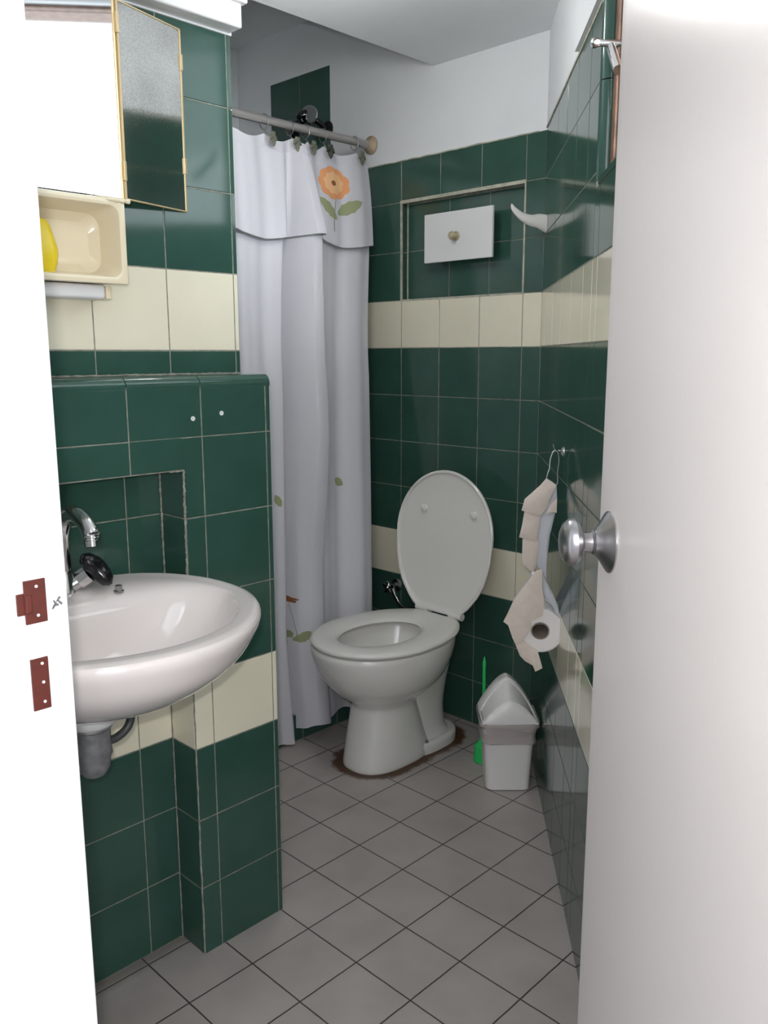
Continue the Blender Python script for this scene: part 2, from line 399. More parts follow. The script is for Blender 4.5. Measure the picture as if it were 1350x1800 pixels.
# --- left wall block with pipe recess, ledge and set-back upper part
XL, XR, XU, YE = -.2415, -.325, -.300, -.295
RY, RZ = -.502, 1.012
bm = bmesh.new()
g = GZ
box(bm, (-1.75, RY, -.05), (XL-g, YE-g, 1.168), 0)          # right part, floor to ledge
box(bm, (-1.75, -1.0, RZ), (XL-g, RY, 1.168), 0)             # over the recess
box(bm, (-1.75, -1.0, -.05), (XR-g, RY, RZ), 0)              # recess back
box(bm, (-1.75, -1.0, 1.168), (XU-g, -.321-g, 1.815), 0)       # upper wall
box(bm, (-1.75, -1.0, 1.815), (XU, -.318, 2.5), 3)
UY, NXv = Vector((0, 1, 0)), Vector((1, 0, 0))
LR = [0, .15, .300, .454, .608, .765, .920, 1.0725, 1.165]
def lband(rows, lo1=.453, hi1=.61):
    return lambda i: 2 if (lo1 < (rows[i]+rows[i+1])/2 < hi1 or 1.2315 < (rows[i]+rows[i+1])/2 < 1.38) else 1
O = Vector((XL-g, 0, 0))
tiles(bm, O, UY, NXv, [RY+.001, -.458, -.3068, YE], LR, lband(LR))
tiles(bm, O, UY, NXv, [-1.0, -.912, -.76, -.6095, -.458-.0], [RZ+.001, 1.0725, 1.165], lambda i: 1, skip=lambda a, b: a > RY)
tiles(bm, O, UY, NXv, [-.6095, -.458], [1.0725, 1.165], lambda i: 1)
tiles(bm, O, UY, NXv, [-.6095, RY], [RZ+.001, 1.0725+.0011], lambda i: 1)
RRR = [0, .15, .300, .454, .608, .765, .920, RZ]
tiles(bm, Vector((XR-g, 0, 0)), UY, NXv, [-1.0, -.88, -.728, -.577, RY], RRR, lband(RRR))
# return of the recess (faces -Y)
tiles(bm, Vector((0, RY-.0002, 0)), Vector((1, 0, 0)), Vector((0, -1, 0)), [XR, XL-.001], RRR, lband(RRR))
# end face of the block (faces +Y, towards the shower)
E1 = [0, .15, .300, .454, .608, .765, .920, 1.0725, 1.165]
tiles(bm, Vector((0, YE-g, 0)), Vector((1, 0, 0)), Vector((0, 1, 0)), [-1.75, -1.6, -1.44, -1.28, -1.12, -.96, -.8, -.65, -.5, -.35, XL], E1, lband(E1))
UR = [1.186, 1.2315, 1.380, 1.530, 1.685, 1.815]
tiles(bm, Vector((XU-g, 0, 0)), UY, NXv, [-1.0, -.932, -.782, -.632, -.482, -.3315, -.321], UR, lambda i: 2 if i == 1 else 1)
tiles(bm, Vector((0, -.321-g, 0)), Vector((1, 0, 0)), Vector((0, 1, 0)), [-1.75, -1.6, -1.44, -1.28, -1.12, -.96, -.8, -.65, -.5, -.35, XU], UR, lambda i: 2 if i == 1 else 1)
# bullnose ledge tiles
e = .018
segs = [-1.0, -.912, -.76, -.6095, -.458, YE+.001]
for a, b in zip(segs, segs[1:]):
    prof = [(XU-.01, 1.163), (XL-.0002, 1.163)]+[(XL-e+e*math.sin(t*PI/16), 1.168+e*math.cos(t*PI/16)) for t in range(8, -1, -1)]+[(XU-.01, 1.186)]
    prof = [(x, z) for x, z in prof]
    ra = [Vector((x, a+.0008, z)) for x, z in prof]; rb2 = [Vector((x, b-.0008, z)) for x, z in prof]
    loft(bm, [ra, rb2], mi=1)
w_left = struct(obj('wall_left', bm, MS, smooth=True)); w_left.data.set_sharp_from_angle(angle=math.radians(20))
bm = bmesh.new()
def rough(bm, a, b, r=.003, n=14, j=.0012):
    a, b = Vector(a), Vector(b); r *= .62; n *= 3; j *= .45
    tube(bm, [a.lerp(b, k/n)+Vector([random.uniform(-j, j) for _ in range(3)]) for k in range(n+1)], [r*random.uniform(.6, 1.2) for _ in range(n+1)], 6)
rough(bm, (XL, RY, .0), (XL, RY, .60)); rough(bm, (XL, RY-.002, .80), (XL, RY, RZ), .0042, 20, .0018); rough(bm, (XR+.002, RY, .0), (XR+.002, RY, .60), .0042, 20)
rough(bm, (XR+.002, RY-.001, .80), (XR+.002, RY-.001, RZ), .0045, 20); rough(bm, (XL, RY, RZ), (XL, RY-.03, RZ), .003)
rough(bm, (XU+.002, -1.0, 1.1875), (XU+.002, -.321, 1.1875), .0035, 40)
M['mortar2'] = mat('grey_mortar', hexc(138, 136, 126), .9, noise=.35, nscale=70)
obj('mortar_line', bm, 'mortar2', w_left)
# --- walls one mostly sees in reflections
bm = bmesh.new(); box(bm, (-1.87, YE-.02, -.05), (-1.75-g, .80, 1.842), 0); box(bm, (-1.87, -.33, 1.842), (-1.75, .80, 2.5), 3)
tiles(bm, Vector((-1.75-g, 0, 0)), UY, NXv, [YE, -.15, .0, .155, .31, .465, .62, YB], ROWS, band(ROWS))
struct(obj('wall_shower', bm, MS, smooth=False))
# doorway wall and the side wall past the right wall's end
bm = bmesh.new()
FY0, FY1 = -1.09, -.99
box(bm, (-1.75, FY0, -.05), (.270, FY1, 2.5), 0); box(bm, (1.175, FY0, -.05), (1.9, FY1, 2.5), 0); box(bm, (.27, FY0, 2.06), (1.175, FY1, 2.5), 0)
struct(obj('wall_front', bm, ['plaster'], smooth=False))
bm = bmesh.new()
p = RW(1.84, 0, -.115)
box(bm, (p.x-.02, p.y-.02, -.05), (1.30, p.y+.04, 2.5), 0); box(bm, (1.20, -1.0, -.05), (1.30, p.y+.08, 2.5), 0)
struct(obj('wall_side', bm, ['plaster'], smooth=False))
# floor, ceiling
bm = bmesh.new(); box(bm, (-1.87, -2.6, -.08), (2.2, .9, 0)); struct(obj('floor', bm, 'floor', smooth=False))
bm = bmesh.new(); box(bm, (-.745, -1.09, 2.10), (1.9, .9, 2.5)); box(bm, (-1.87, -1.09, 2.375), (-.745, .9, 2.5)); struct(obj('ceiling', bm, 'ceil', smooth=False))
# shower kerb
bm = bmesh.new(); box(bm, (-.97, YE, 0), (-.872, YB, .082), 0)
kc = [YE, -.15, .0, .15, .30, .45, .60, YB]
tiles(bm, Vector((-.872, 0, 0)), UY, NXv, kc, [0, .083], lambda i: 1)
box(bm, (-.972, YE, .082), (-.871, YB, .088), 1, .001)
struct(obj('shower_kerb', bm, MS, smooth=False), 'low green tiled kerb under the shower curtain', 'kerb')
# white beam with a lip over the sink wall
bm = bmesh.new(); box(bm, (-.60, -.99, 1.818), (-.262, -.320, 1.862), 0, .004); box(bm, (-.60, -.99, 1.860), (-.254, -.312, 2.098), 0, .003)
struct(obj('trim_2', bm, 'paint'), 'white painted boxed beam above the tiles of the sink wall', 'beam')

# --- door frame (left jamb) with strike plates, and the open door
bm = bmesh.new()
JX = .2955
box(bm, (.268, -1.030, 0), (JX, -.987, 2.05), 0, .002); box(bm, (.268, -1.20, 0), (JX-.004, -1.028, 2.05), 0, .001)
box(bm, (.20, -.992, 0), (.262, -.978, 2.10), 0, .003)
box(bm, (.268, -1.10, 2.02), (1.175, -.985, 2.06), 0, .002); box(bm, (1.150, -1.10, 0), (1.178, -.985, 2.05), 0, .002)
frm = struct(obj('trim_1', bm, 'paint'), 'white glossy door frame at the left edge', 'door frame')
def plate(bm, y0, y1, z0, z1, x=JX, t=.0016, bev=.0005): box(bm, (x-.001, y0, z0), (x+t, y1, z1), 0, bev)
bm = bmesh.new(); plate(bm, -1.032, -1.010, .958, 1.003); plate(bm, -1.039, -1.029, .968, .990, JX-.002); box(bm, (JX-.0005, -1.0315, .970), (JX+.0032, -1.025, .988), 0, .001)
sp_ = obj('strike_plate', bm, 'rust', frm)
bm = bmesh.new(); plate(bm, -1.031, -1.013, .866, .921); obj('strike_plate', bm, 'rust', frm)
bm = bmesh.new()
for z in (.966, .996, .874, .895, .915): lathe(bm, (JX+.0012, -1.0195, z), (1, 0, 0), [(0, .0018), (.0012, .0014)], 10)
obj('screw_head', bm, 'white_p', frm)
bm = bmesh.new()
for k in range(5): tube(bm, [(JX-.001, -1.004+k*.0016, .974+random.uniform(-.008, .008)), (JX+.0008, -1.001+k*.0018, .976+random.uniform(-.006, .006))], .0013, 5)
obj('chipped_hole', bm, 'grayp', frm)

cxy = Vector((CAM.x, CAM.y, 0))
DL = lambda dep, lat, z: cxy+FH*dep+RH*lat+Z*z
bm = bmesh.new()
obox(bm, cxy, FH, RH, Z, .27, 1.0015, .265, .302, .008, 2.03, 0, .002)
obox(bm, cxy, FH, RH, Z, 1.0035, 1.041, .2680, .300, .008, 2.03, 0, .004)
door = struct(obj('door_1', bm, 'doorpaint'), 'white painted door swung open into the bathroom on the right', 'door')
bm = bmesh.new(); kc_ = DL(.979, .2652, 1.006)
lathe(bm, kc_, -RH, [(0, .0365), (.002, .0365), (.004, .034), (.012, .021), (.017, .0155), (.0185, .0145)], 40)
obj('knob_rose', bm, 'satin', door)
bm = bmesh.new()
lathe(bm, kc_-RH*.018, -RH, [(0, .0135), (.002, .0150), (.004, .0125), (.012, .0115), (.014, .0125), (.016, .018), (.019, .0245), (.024, .0282), (.030, .0275), (.036, .0228), (.0395, .0145), (.041, .006), (.0412, .001)], 40)
obj('door_knob', bm, 'satin', door)

# ------------------------------------------------------------------ toilet
TX = -.598
def egg(z, yf, yb, hw, p=1.0, n=48, cx=TX, c=None):
    cy = c if c is not None else yf+(yb-yf)*.5; out = []
    for k in range(n):
        a = 2*PI*k/n; ca, sa = math.cos(a), math.sin(a)
        x = math.copysign(abs(ca)**p, ca)*hw; y = math.copysign(abs(sa)**p, sa)
        out.append(Vector((cx+x, cy+y*((yb-cy) if y > 0 else (cy-yf)), z)))
    return out
toilet = thing('toilet', 'white porcelain toilet with raised oval lid standing on stained floor tiles', 'toilet', (TX, .45, 0))
def smooth_rings(keys, n=4):
    out = []
    V = [Vector(k) for k in keys] if len(keys[0]) <= 4 else None
    K = [list(k) for k in keys]
    for i in range(len(K)-1):
        a = K[max(i-1, 0)]; b = K[i]; c = K[i+1]; d = K[min(i+2, len(K)-1)]
        for s in range(n):
            t = s/n
            out.append([.5*((2*q)+(r-p)*t+(2*p-5*q+4*r-w)*t*t+(3*q-p-3*r+w)*t**3) for p, q, r, w in zip(a, b, c, d)])
    out.append(K[-1]); return out
bm = bmesh.new()
outer = smooth_rings([(.0, .258, .565, .096), (.012, .258, .565, .097), (.07, .268, .535, .091), (.14, .280, .515, .086), (.185, .284, .505, .085), (.205, .272, .515, .098), (.235, .236, .56, .130), (.27, .204, .60, .158), (.31, .180, .62, .178), (.345, .166, .632, .188), (.372, .160, .636, .191), (.384, .164, .634, .188)])
inner = smooth_rings([(.3885, .182, .61, .170), (.388, .21, .565, .135), (.375, .218, .553, .122), (.34, .232, .535, .108), (.30, .25, .51, .092), (.25, .29, .46, .06), (.22, .33, .42, .03)], 3)
loft(bm, [egg(*r, p=.78+.17*min(1, max(0, (r[0]-.1)/.12))) for r in outer]+[egg(*r) for r in inner], True, True)
back = smooth_rings([(.0, .42, .682, .098), (.026, .42, .682, .098), (.036, .42, .676, .090), (.042, .42, .650, .070), (.12, .42, .640, .066), (.20, .44, .650, .070), (.25, .50, .650, .078), (.30, .535, .645, .085), (.34, .56, .64, .09)], 3)
loft(bm, [egg(*r, p=.75) for r in back], True, True)
bowl = obj('bowl', bm, 'porc', toilet)
bm = bmesh.new(); loft(bm, [egg(.262, .281, .47, .065), egg(.264, .281, .47, .065)]); obj('water', bm, 'water', bowl)
for sx in (1, -1):
    bm = bmesh.new(); lathe(bm, (TX+sx*.080, .50, .030), (0, 0, 1), [(0, .009), (.008, .009), (.012, .005)], 14); obj('floor_bolt', bm, 'grayp', toilet)
def wprof(t):
    K = [(0, .085), (.065, .118), (.15, .149), (.25, .173), (.4, .189), (.55, .193)]
    if t >= .55: return .193*math.sqrt(max(0, 1-((t-.55)/.45)**2.0))
    for (a, b), (c, d) in zip(K, K[1:]):
        if t <= c: return b+(d-b)*(t-a)/(c-a)
def outline(n=40):
    ts = [.5-.5*math.cos(PI*k/n) for k in range(n+1)]
    R = [(t, wprof(t)) for t in ts]; return R+[(t, -w) for t, w in R[::-1][1:]]
def polar(poly, c, n=64):
    """resample closed polygon at equal angles about c"""
    out = []
    for k in range(n):
        a = 2*PI*k/n; dx, dy = math.cos(a), math.sin(a); best = 0
        for (x0, y0), (x1, y1) in zip(poly, poly[1:]+poly[:1]):
            ax, ay = x0-c[0], y0-c[1]; bx, by = x1-c[0], y1-c[1]; ex, ey = bx-ax, by-ay
            den = dx*ey-dy*ex
            if abs(den) < 1e-12: continue
            t = (ax*ey-ay*ex)/den; u = (ax*dy-ay*dx)/den
            if t > 0 and -1e-6 <= u <= 1+1e-6: best = max(best, t)
        out.append((c[0]+dx*best, c[1]+dy*best))
    return out
HY, SL = .642, .482
so = polar([(TX+w, HY-t*SL) for t, w in outline()], (TX, .40))
si = polar([(TX+.102*math.cos(2*PI*k/60), .378+(.143 if math.sin(2*PI*k/60) < 0 else .148)*math.sin(2*PI*k/60)) for k in range(60)], (TX, .40))
def between(f, z): return [Vector((a[0]+(b[0]-a[0])*f, a[1]+(b[1]-a[1])*f, z)) for a, b in zip(so, si)]
bm = bmesh.new()
rs = [between(f, z) for f, z in ((.06, .3905), (0, .393), (-.01, .398), (.03, .4035), (.12, .4065), (.5, .4085), (.85, .4065), (.96, .402), (1.0, .396), (.95, .3905))]
vr = loft(bm, rs, False, False)
for i in range(64): j = (i+1) % 64; bm.faces.new((vr[-1][i], vr[-1][j], vr[0][j], vr[0][i]))
obj('seat', bm, 'seat', toilet)
# lid, raised and leaning slightly back to the wall
LZ, LY, LL = .405, .655, .457
def lidpt(t, w, off):   # off: distance towards the viewer
    return Vector((TX-.006+w*1.03, LY+.045*t*LL/.452-off, LZ+t*LL))
lo_ = polar([(w, t*SL) for t, w in outline()], (0, .26))
def lring(f, off): return [lidpt((.26+(y-.26)*f)/SL, x*f, off) for x, y in lo_]
bm = bmesh.new()
loft(bm, [lring(f, o) for f, o in ((.02, -.010), (.5, -.010), (.90, -.007), (.97, -.003), (1.0, .004), (1.0, .010), (.985, .0125), (.965, .0115), (.945, .005), (.90, .0025), (.5, .001), (.02, .001))])
lid = obj('lid', bm, 'seat', toilet)
for x, z in ((-.692, .733), (-.489, .733)):
    bm = bmesh.new(); lathe(bm, (x, LY+.045*.7, z), (0, -1, 0), [(0, .013), (.009, .012), (.012, .008), (.013, .001)], 18); obj('buffer', bm, 'seat', lid)
for sx in (1, -1):
    bm = bmesh.new(); lathe(bm, (TX+sx*.045-.0, .652, .407), (sx, 0, 0), [(0, .012), (.05, .012)], 16); box(bm, (TX+sx*.055-.012, .64, .386), (TX+sx*.055+.012, .664, .405), 0, .002); obj('hinge', bm, 'seat', toilet)

# ------------------------------------------------------------------ angle valve, cover plate, towel hook on the back wall
v = thing('angle_valve', 'small chrome water valve on the dark tiles behind the raised toilet lid', 'valve', (-.905, YB, .415))
bm = bmesh.new(); P0 = Vector((-.90, YB, .415))
lathe(bm, P0, (0, -1, 0), [(0, .024), (.004, .022), (.007, .010), (.035, .010), (.036, .0001)], 20); tube(bm, [P0+Vector((0, -.028, 0)), P0+Vector((.022, -.030, -.032))], .008, 10); obj('valve_body', bm, 'satin', v)
bm = bmesh.new()
for k in range(5):
    a = 2*PI*k/5+.3; tube(bm, [P0+Vector((0, -.046, 0)), P0+Vector((.021*math.cos(a), -.047, .021*math.sin(a)))], [.005, .006], 8)
lathe(bm, P0+Vector((0, -.036, 0)), (0, -1, 0), [(0, .008), (.014, .008), (.018, .004)], 14); obj('handwheel', bm, 'chrome', v)
bm = bmesh.new(); tube(bm, spline([P0+Vector((.022, -.030, -.032)), P0+Vector((.05, -.035, -.055)), P0+Vector((.09, -.045, -.06)), P0+Vector((.17, -.065, -.03)), (TX-.10, .64, .36)]), .006, 10); obj('supply_hose', bm, 'satin', v)

t = thing('cistern_cover_plate', 'white rectangular cover plate with brass knob over the tiled wall niche', 'cover plate', (-.628, .76, 1.585))
bm = bmesh.new(); box(bm, (-.7635, .753, 1.510), (-.492, .763, 1.659), 0, .0025); obj('plate', bm, 'white_p', t)
bm = bmesh.new(); box(bm, (-.70, .763, 1.54), (-.55, YB+ND-.001, 1.63), 0); obj('backing_block', bm, 'white_p', t)
bm = bmesh.new(); lathe(bm, (-.632, .7535, 1.583), (0, -1, 0), [(0, .0145), (.002, .0145), (.004, .008), (.012, .0065), (.016, .010), (.022, .0125), (.028, .010), (.031, .003), (.0312, .0005)], 24)
M['brassd'] = mat('dull_brass', hexc(190, 180, 150), .35, .6); obj('knob', bm, 'brassd', t)

# horn-shaped porcelain hook by the corner of the right wall
bm = bmesh.new()
hs = spline([RW(.053, 1.581, -.006), RW(.060, 1.588, .020), RW(.066, 1.590, .045), RW(.072, 1.600, .070), RW(.078, 1.618, .092), RW(.08, 1.632, .100)], 6)
nn = len(hs)
d_, rings = None, []
for i, p in enumerate(hs):
    f = i/(nn-1); hw = .013*(1-f)+.004*f; hh = (.034*(1-f)**1.15+.006)*.62
    if i > nn-3: hw *= .6; hh *= .6
    tdir = (hs[min(i+1, nn-1)]-hs[max(i-1, 0)]).normalized(); sd = DR; u2 = sd.cross(tdir).normalized()
    rings.append([p+sd*hw*math.cos(2*PI*k/16)+u2*hh*math.sin(2*PI*k/16) for k in range(16)])
loft(bm, rings)
tag(obj('towel_hook', bm, 'porc'), 'white curved horn-shaped hook on the green tiles by the far corner', 'hook')

# ------------------------------------------------------------------ curtain rod, curtain, hooks, shower head
RX, RZc = -1.02, 1.912
rod = thing('curtain_rod', 'dull metal shower curtain rod spanning to the white back wall', 'curtain rod', (RX, .24, RZc))
bm = bmesh.new(); tube(bm, [(RX, YE+.001, RZc), (RX, YB-.002, RZc)], .0125, 20); obj('rod', bm, 'rod', rod)
bm = bmesh.new(); lathe(bm, (RX, YB, RZc), (0, -1, 0), [(0, .030), (.006, .029), (.012, .022), (.022, .016), (.023, .0125)], 24); obj('rod_flange', bm, 'tanp', rod)

YR0, YR1 = -.27, .742
def yr(z):
    t = min(1, max(0, (1.87-z)/.75)); t = t*t*(3-2*t)
    return YR1-.075*t-.060*min(1, max(0, 1.15-z)/.8)
def cx_(u, z, amp=1.0):
    """x of the curtain surface at parameter u along the rod"""
    t = max(0, (1.87-z)/1.87); base = RX+.185*t**.85
    a = (.006+.016*t**.7)*amp
    f = math.sin(2*PI*(4.6*u+.30*math.sin(5*u)+.12*t)+.4)*a + math.sin(2*PI*9.7*u+1.3+1.5*t)*.0035*amp + math.sin(2*PI*19*u+3*t)*.0009
    # the broad folded-over flap in the middle: slit on its left, free edge on its right
    fl = max(0, min(1, (t-.45)/.3)); k = min(1, t*5+.25)*(1-.82*fl*fl*(3-2*fl)); ua = .675-.055*min(1, t*1.2); ub = .712+.020*t**.6; q = (u-ua)/(ub-ua)
    if 0 < q < 1: f += .070*k*min(1, q*2.2)
    elif q >= 1: f += .070*k*math.exp(-((u-ub)/.006)**2)
    f -= .065*min(1, t*4)*math.exp(-((u-ua+.012)/.013)**2)
    return base+f
def cpt(u, z, off=0, amp=1.0):
    return Vector((cx_(u, z, amp)+off, YR0+u*(yr(z)-YR0), z))
def hem(u):
    y = YR0+u*(yr(.05)-YR0)
    s = 1/(1+math.exp(-(y-.262)/.006)); return .012+.042*s+.005*math.sin(40*u)
cur = thing('shower_curtain', 'white floral shower curtain with valance hanging from the metal rod', 'shower curtain', (RX, .24, 0))
def sheet(zt, zb, off, nu, nv, u0=0, u1=1, th=.0012):
    bm = bmesh.new(); F, B = [], []
    for j in range(nv+1):
        rf, rbk = [], []
        for i in range(nu+1):
            u = u0+(u1-u0)*i/nu; a, b = zt(u), zb(u); z = a+(b-a)*j/nv
            o_ = off(u, j/nv); rf.append(bm.verts.new(cpt(u, z, o_))); rbk.append(bm.verts.new(cpt(u, z, o_-th)))
        F.append(rf); B.append(rbk)
    for j in range(nv):
        for i in range(nu):
            bm.faces.new((F[j][i], F[j][i+1], F[j+1][i+1], F[j+1][i])); bm.faces.new((B[j][i], B[j+1][i], B[j+1][i+1], B[j][i+1]))
    for j in range(nv):
        bm.faces.new((F[j][0], F[j+1][0], B[j+1][0], B[j][0])); bm.faces.new((F[j][nu], B[j][nu], B[j+1][nu], F[j+1][nu]))
    for i in range(nu):
        bm.faces.new((F[0][i], B[0][i], B[0][i+1], F[0][i+1])); bm.faces.new((F[nv][i], F[nv][i+1], B[nv][i+1], B[nv][i]))
    return bm
HOOKY = [.075, .20, .322, .421, .483, .556, .694]
HU = [(y-YR0)/(YR1-YR0) for y in HOOKY]
def topz(u):
    z = 1.874
    for a, b in zip(HU, HU[1:]):
        if a < u < b: z -= .016*math.sin(PI*(u-a)/(b-a))
    if u > HU[-1]: z -= .03*(u-HU[-1])/(1-HU[-1])
    return z
obj('curtain_cloth', sheet(topz, hem, lambda u, v: 0, 380, 90), 'curtain', cur)
VB = lambda u: 1.572+.010*math.sin(19*u+.5)+.012*math.exp(-((u-.76)/.02)**2)
voff = lambda u, v: .004+.016*v
val = obj('valance', sheet(topz, VB, voff, 380, 24), 'curtain', cur)
def vpt(u, z, extra=.0008):
    a, b = topz(u), VB(u); return cpt(u, z, voff(u, (z-a)/(b-a))+extra)
bm = bmesh.new(); tube(bm, [vpt(k/200, VB(k/200)+.001, .0006) for k in range(201)], .0016, 6); obj('hem_thread', bm, 'thread', val)
bm = bmesh.new(); tube(bm, [vpt(k/200, topz(k/200)-.034, .0002) for k in range(201)], .0007, 5); obj('seam', bm, 'curtain', val)
def u_of(y, z): return (y-YR0)/(yr(z)-YR0)
def patch(bm, cy, cz, rfun, surf, rings=5, seg=40, mi=0):
    V = [[bm.verts.new(surf(u_of(cy+1.32*rfun(2*PI*k/seg)*f*math.cos(2*PI*k/seg), cz), cz+rfun(2*PI*k/seg)*f*math.sin(2*PI*k/seg))) for k in range(seg)] for f in [(i+1)/rings for i in range(rings)]]
    c = bm.verts.new(surf(u_of(cy, cz), cz))
    for k in range(seg): bm.faces.new((c, V[0][k], V[0][(k+1) % seg])).material_index = mi
    for a, b in zip(V, V[1:]):
        for k in range(seg): bm.faces.new((a[k], b[k], b[(k+1) % seg], a[(k+1) % seg])).material_index = mi
def leaf(bm, y0, z0, y1, z1, w, surf, n=12, mi=0):
    L = []
    for k in range(n+1):
        t = k/n; y = y0+(y1-y0)*t; z = z0+(z1-z0)*t; l = math.hypot(y1-y0, z1-z0); ny, nz = -(z1-z0)/l, (y1-y0)/l
        h = w*max(0, math.sin(PI*t))**.7*(1+.10*math.sin(24*t))+.0003
        L.append([bm.verts.new(surf(u_of(y+ny*h*q, z+nz*h*q), z+nz*h*q)) for q in (-1, -.5, 0, .5, 1)])
    for a, b in zip(L, L[1:]):
        for i in range(4): bm.faces.new((a[i], a[i+1], b[i+1], b[i])).material_index = mi
bm = bmesh.new()
FC = (.580, 1.764)
patch(bm, *FC, lambda a: .050*(1+.10*abs(math.sin(4.5*a))-.05), vpt, 6, 72, 0)
patch(bm, *FC, lambda a: .034*(1+.06*math.sin(9*a)), lambda u, z: vpt(u, z, .0014), 5, 54, 1)
patch(bm, *FC, lambda a: .0085, lambda u, z: vpt(u, z, .0020), 2, 20, 2)
obj('flower_print', bm, ['orange', 'orange2', 'brownp'], val)
bm = bmesh.new(); tube(bm, [vpt(u_of(.584-.014*k/20-.004*math.sin(3*k/20), 1.72), 1.716-.105*k/20, .0006) for k in range(21)], .0014, 6)
obj('stem_print', bm, 'stem', val)
bm = bmesh.new(); leaf(bm, .580, 1.650, .508, 1.712, .018, vpt); obj('leaf_print', bm, 'leafp', val)
bm = bmesh.new(); leaf(bm, .584, 1.668, .686, 1.716, .018, vpt); obj('leaf_print', bm, 'leafp', val)
cs = lambda u, z: cpt(u, z, .0012)
LV = ((.452, 1.235, .475, 1.180, .013), (.500, .825, .53, .80, .013), (.25, .80, .262, .762, .010), (.275, .365, .245, .335, .014), (.275, .335, .315, .365, .014))
for q in LV:
    bm = bmesh.new(); leaf(bm, *q, cs); obj('leaf_print', bm, 'leafp', cur)
for q in ((.278, .465), (.345, .318)):
    bm = bmesh.new(); patch(bm, *q, lambda a: .0095*(1+.2*math.sin(5*a)), cs, 3, 20); obj('flower_print', bm, 'brownp', cur)
bm = bmesh.new(); tube(bm, [cs(u_of(.278+.004*k/10, .4), .455-.10*k/10) for k in range(11)], .0008, 5); obj('stem_print', bm, 'stem', cur)

# curtain hooks: a wire ring over the rod and a leaf ornament below it; built once, copied
def hook0():
    o = thing('curtain_hook', '', 'curtain hook', (RX, 0, RZc), 'leaf curtain hooks on the rod')
    bm = bmesh.new()
    tube(bm, [Vector((RX+.017*math.cos(a), 0, RZc-.006+.022*math.sin(a))) for a in [2*PI*k/24 for k in range(25)]], .0014, 6)
    tube(bm, [(RX, 0, RZc-.027), (RX+.012, .0, RZc-.042)], .0013, 6)
    obj('ring', bm, 'wire', o)
    bm = bmesh.new()
    for ang, L, w in ((-90, .030, .011), (-30, .020, .009), (-150, .020, .009), (60, .015, .008), (120, .015, .008)):
        a = math.radians(ang); c = Vector((RX+.034, 0, RZc-.050)); e = c+Vector((0, math.cos(a)*L, math.sin(a)*L))
        s = (e-c).normalized(); n_ = Vector((0, -s.z, s.y))
        V = []
        for k in range(7):
            t_ = k/6; h = w*max(0, math.sin(PI*min(1, t_*.93+.05)))**.8+.0006; p_ = c.lerp(e, t_)
            V.append([bm.verts.new(p_+n_*h*q+Vector((.003*(1-abs(q))*math.sin(PI*t_)+zz, 0, 0))) for q, zz in ((-1, 0), (0, .002), (1, 0), (0, -.0015))])
        for A, B in zip(V, V[1:]):
            for i in range(4): bm.faces.new((A[i], A[(i+1) % 4], B[(i+1) % 4], B[i]))
        bm.faces.new(V[0]); bm.faces.new(V[-1][::-1])
    obj('leaf_ornament', bm, 'resin', o)
    return o
HL = {.322: 'leaf-shaped curtain hook on the rod, leftmost one in view, nearest the green sink wall',
      .421: 'leaf curtain hook second from the left, half hidden at the left of the folded flap',
      .483: 'leaf curtain hook hanging at the top of the folded flap, under the shower head',
      .556: 'dark oval leaf curtain hook directly above the orange flower print',
      .694: 'leaf curtain hook closest to the rod end and the white back wall'}
first = None
for y in [h for h in HOOKY if h > .3]:
    if first is None: o = first = hook0()
    else:
        o = first.copy(); C.objects.link(o)
        for ch in first.children:
            c2 = ch.copy(); C.objects.link(c2); c2.parent = o
            if y == .556 and ch.name.startswith('leaf'): c2.material_slots[0].link = 'OBJECT'; c2.material_slots[0].material = M['darkresin']
    o.location = (RX, y, RZc); o['label'] = HL[y]; o.rotation_euler = (0, 0, (y*37 % 1-.5)*.5)

sh = thing('hand_shower', 'chrome and black shower head over the curtain rod on the green tile patch', 'shower head', (-1.25, YB, 2.06))
bm = bmesh.new(); lathe(bm, (-1.235, YB, 2.0), (0, -1, 0), [(0, .028), (.005, .026), (.010, .012)], 20)
tube(bm, spline([(-1.235, YB-.01, 2.0), (-1.245, .735, 2.02), (-1.262, .70, 2.045), (-1.26, .67, 2.035), (-1.25, .655, 2.02)]), .009, 12); obj('shower_arm', bm, 'blackp', sh)
bm = bmesh.new(); lathe(bm, (-1.262, .72, 2.035), (.45, -.80, .10), [(-.03, .014), (-.005, .022), (.012, .030), (.022, .032), (.026, .028), (.0262, .001)], 28); obj('spray_head', bm, 'chrome', sh)
bm = bmesh.new(); tube(bm, spline([(-1.36, YB-.012, 1.94), (-1.35, .72, 1.985), (-1.32, .70, 2.012), (-1.28, .70, 2.02)]), .015, 12); obj('hose_connector', bm, 'blackp', sh)

# ------------------------------------------------------------------ wash basin, tap, trap
BC = Vector((-.100, -.735, 0))
def bring(z, fr, bk, hw, cx=-.100, n=56, pf=1.9, pb=2.15):
    out = []
    for k in range(n):
        a = 2*PI*k/n; ca, sa = math.cos(a), math.sin(a); p = pf if ca > 0 else pb; L = fr if ca > 0 else bk
        r = (abs(ca)**p+abs(sa)**p)**(-1/p)
        out.append(Vector((cx+ca*r*L, -.735+sa*r*hw-.03*max(0, sa)**3*max(0, ca), z+(.012*min(1, max(0, -ca*r)*1.2) if z > .77 else 0))))
    return out
basin = thing('wash_basin', 'white oval wash basin mounted on the green tiled wall', 'wash basin', (-.1, -.735, .81))
bm = bmesh.new()
oK = smooth_rings([(.650, .045, .10, .05, -.16), (.655, .07, .13, .08, -.155), (.675, .125, .16, .130, -.14), (.705, .172, .19, .185, -.125), (.745, .208, .21, .226, -.11), (.785, .226, .221, .25, -.102), (.803, .229, .2245, .2565, -.10), (.811, .225, .2245, .253, -.10)], 4)
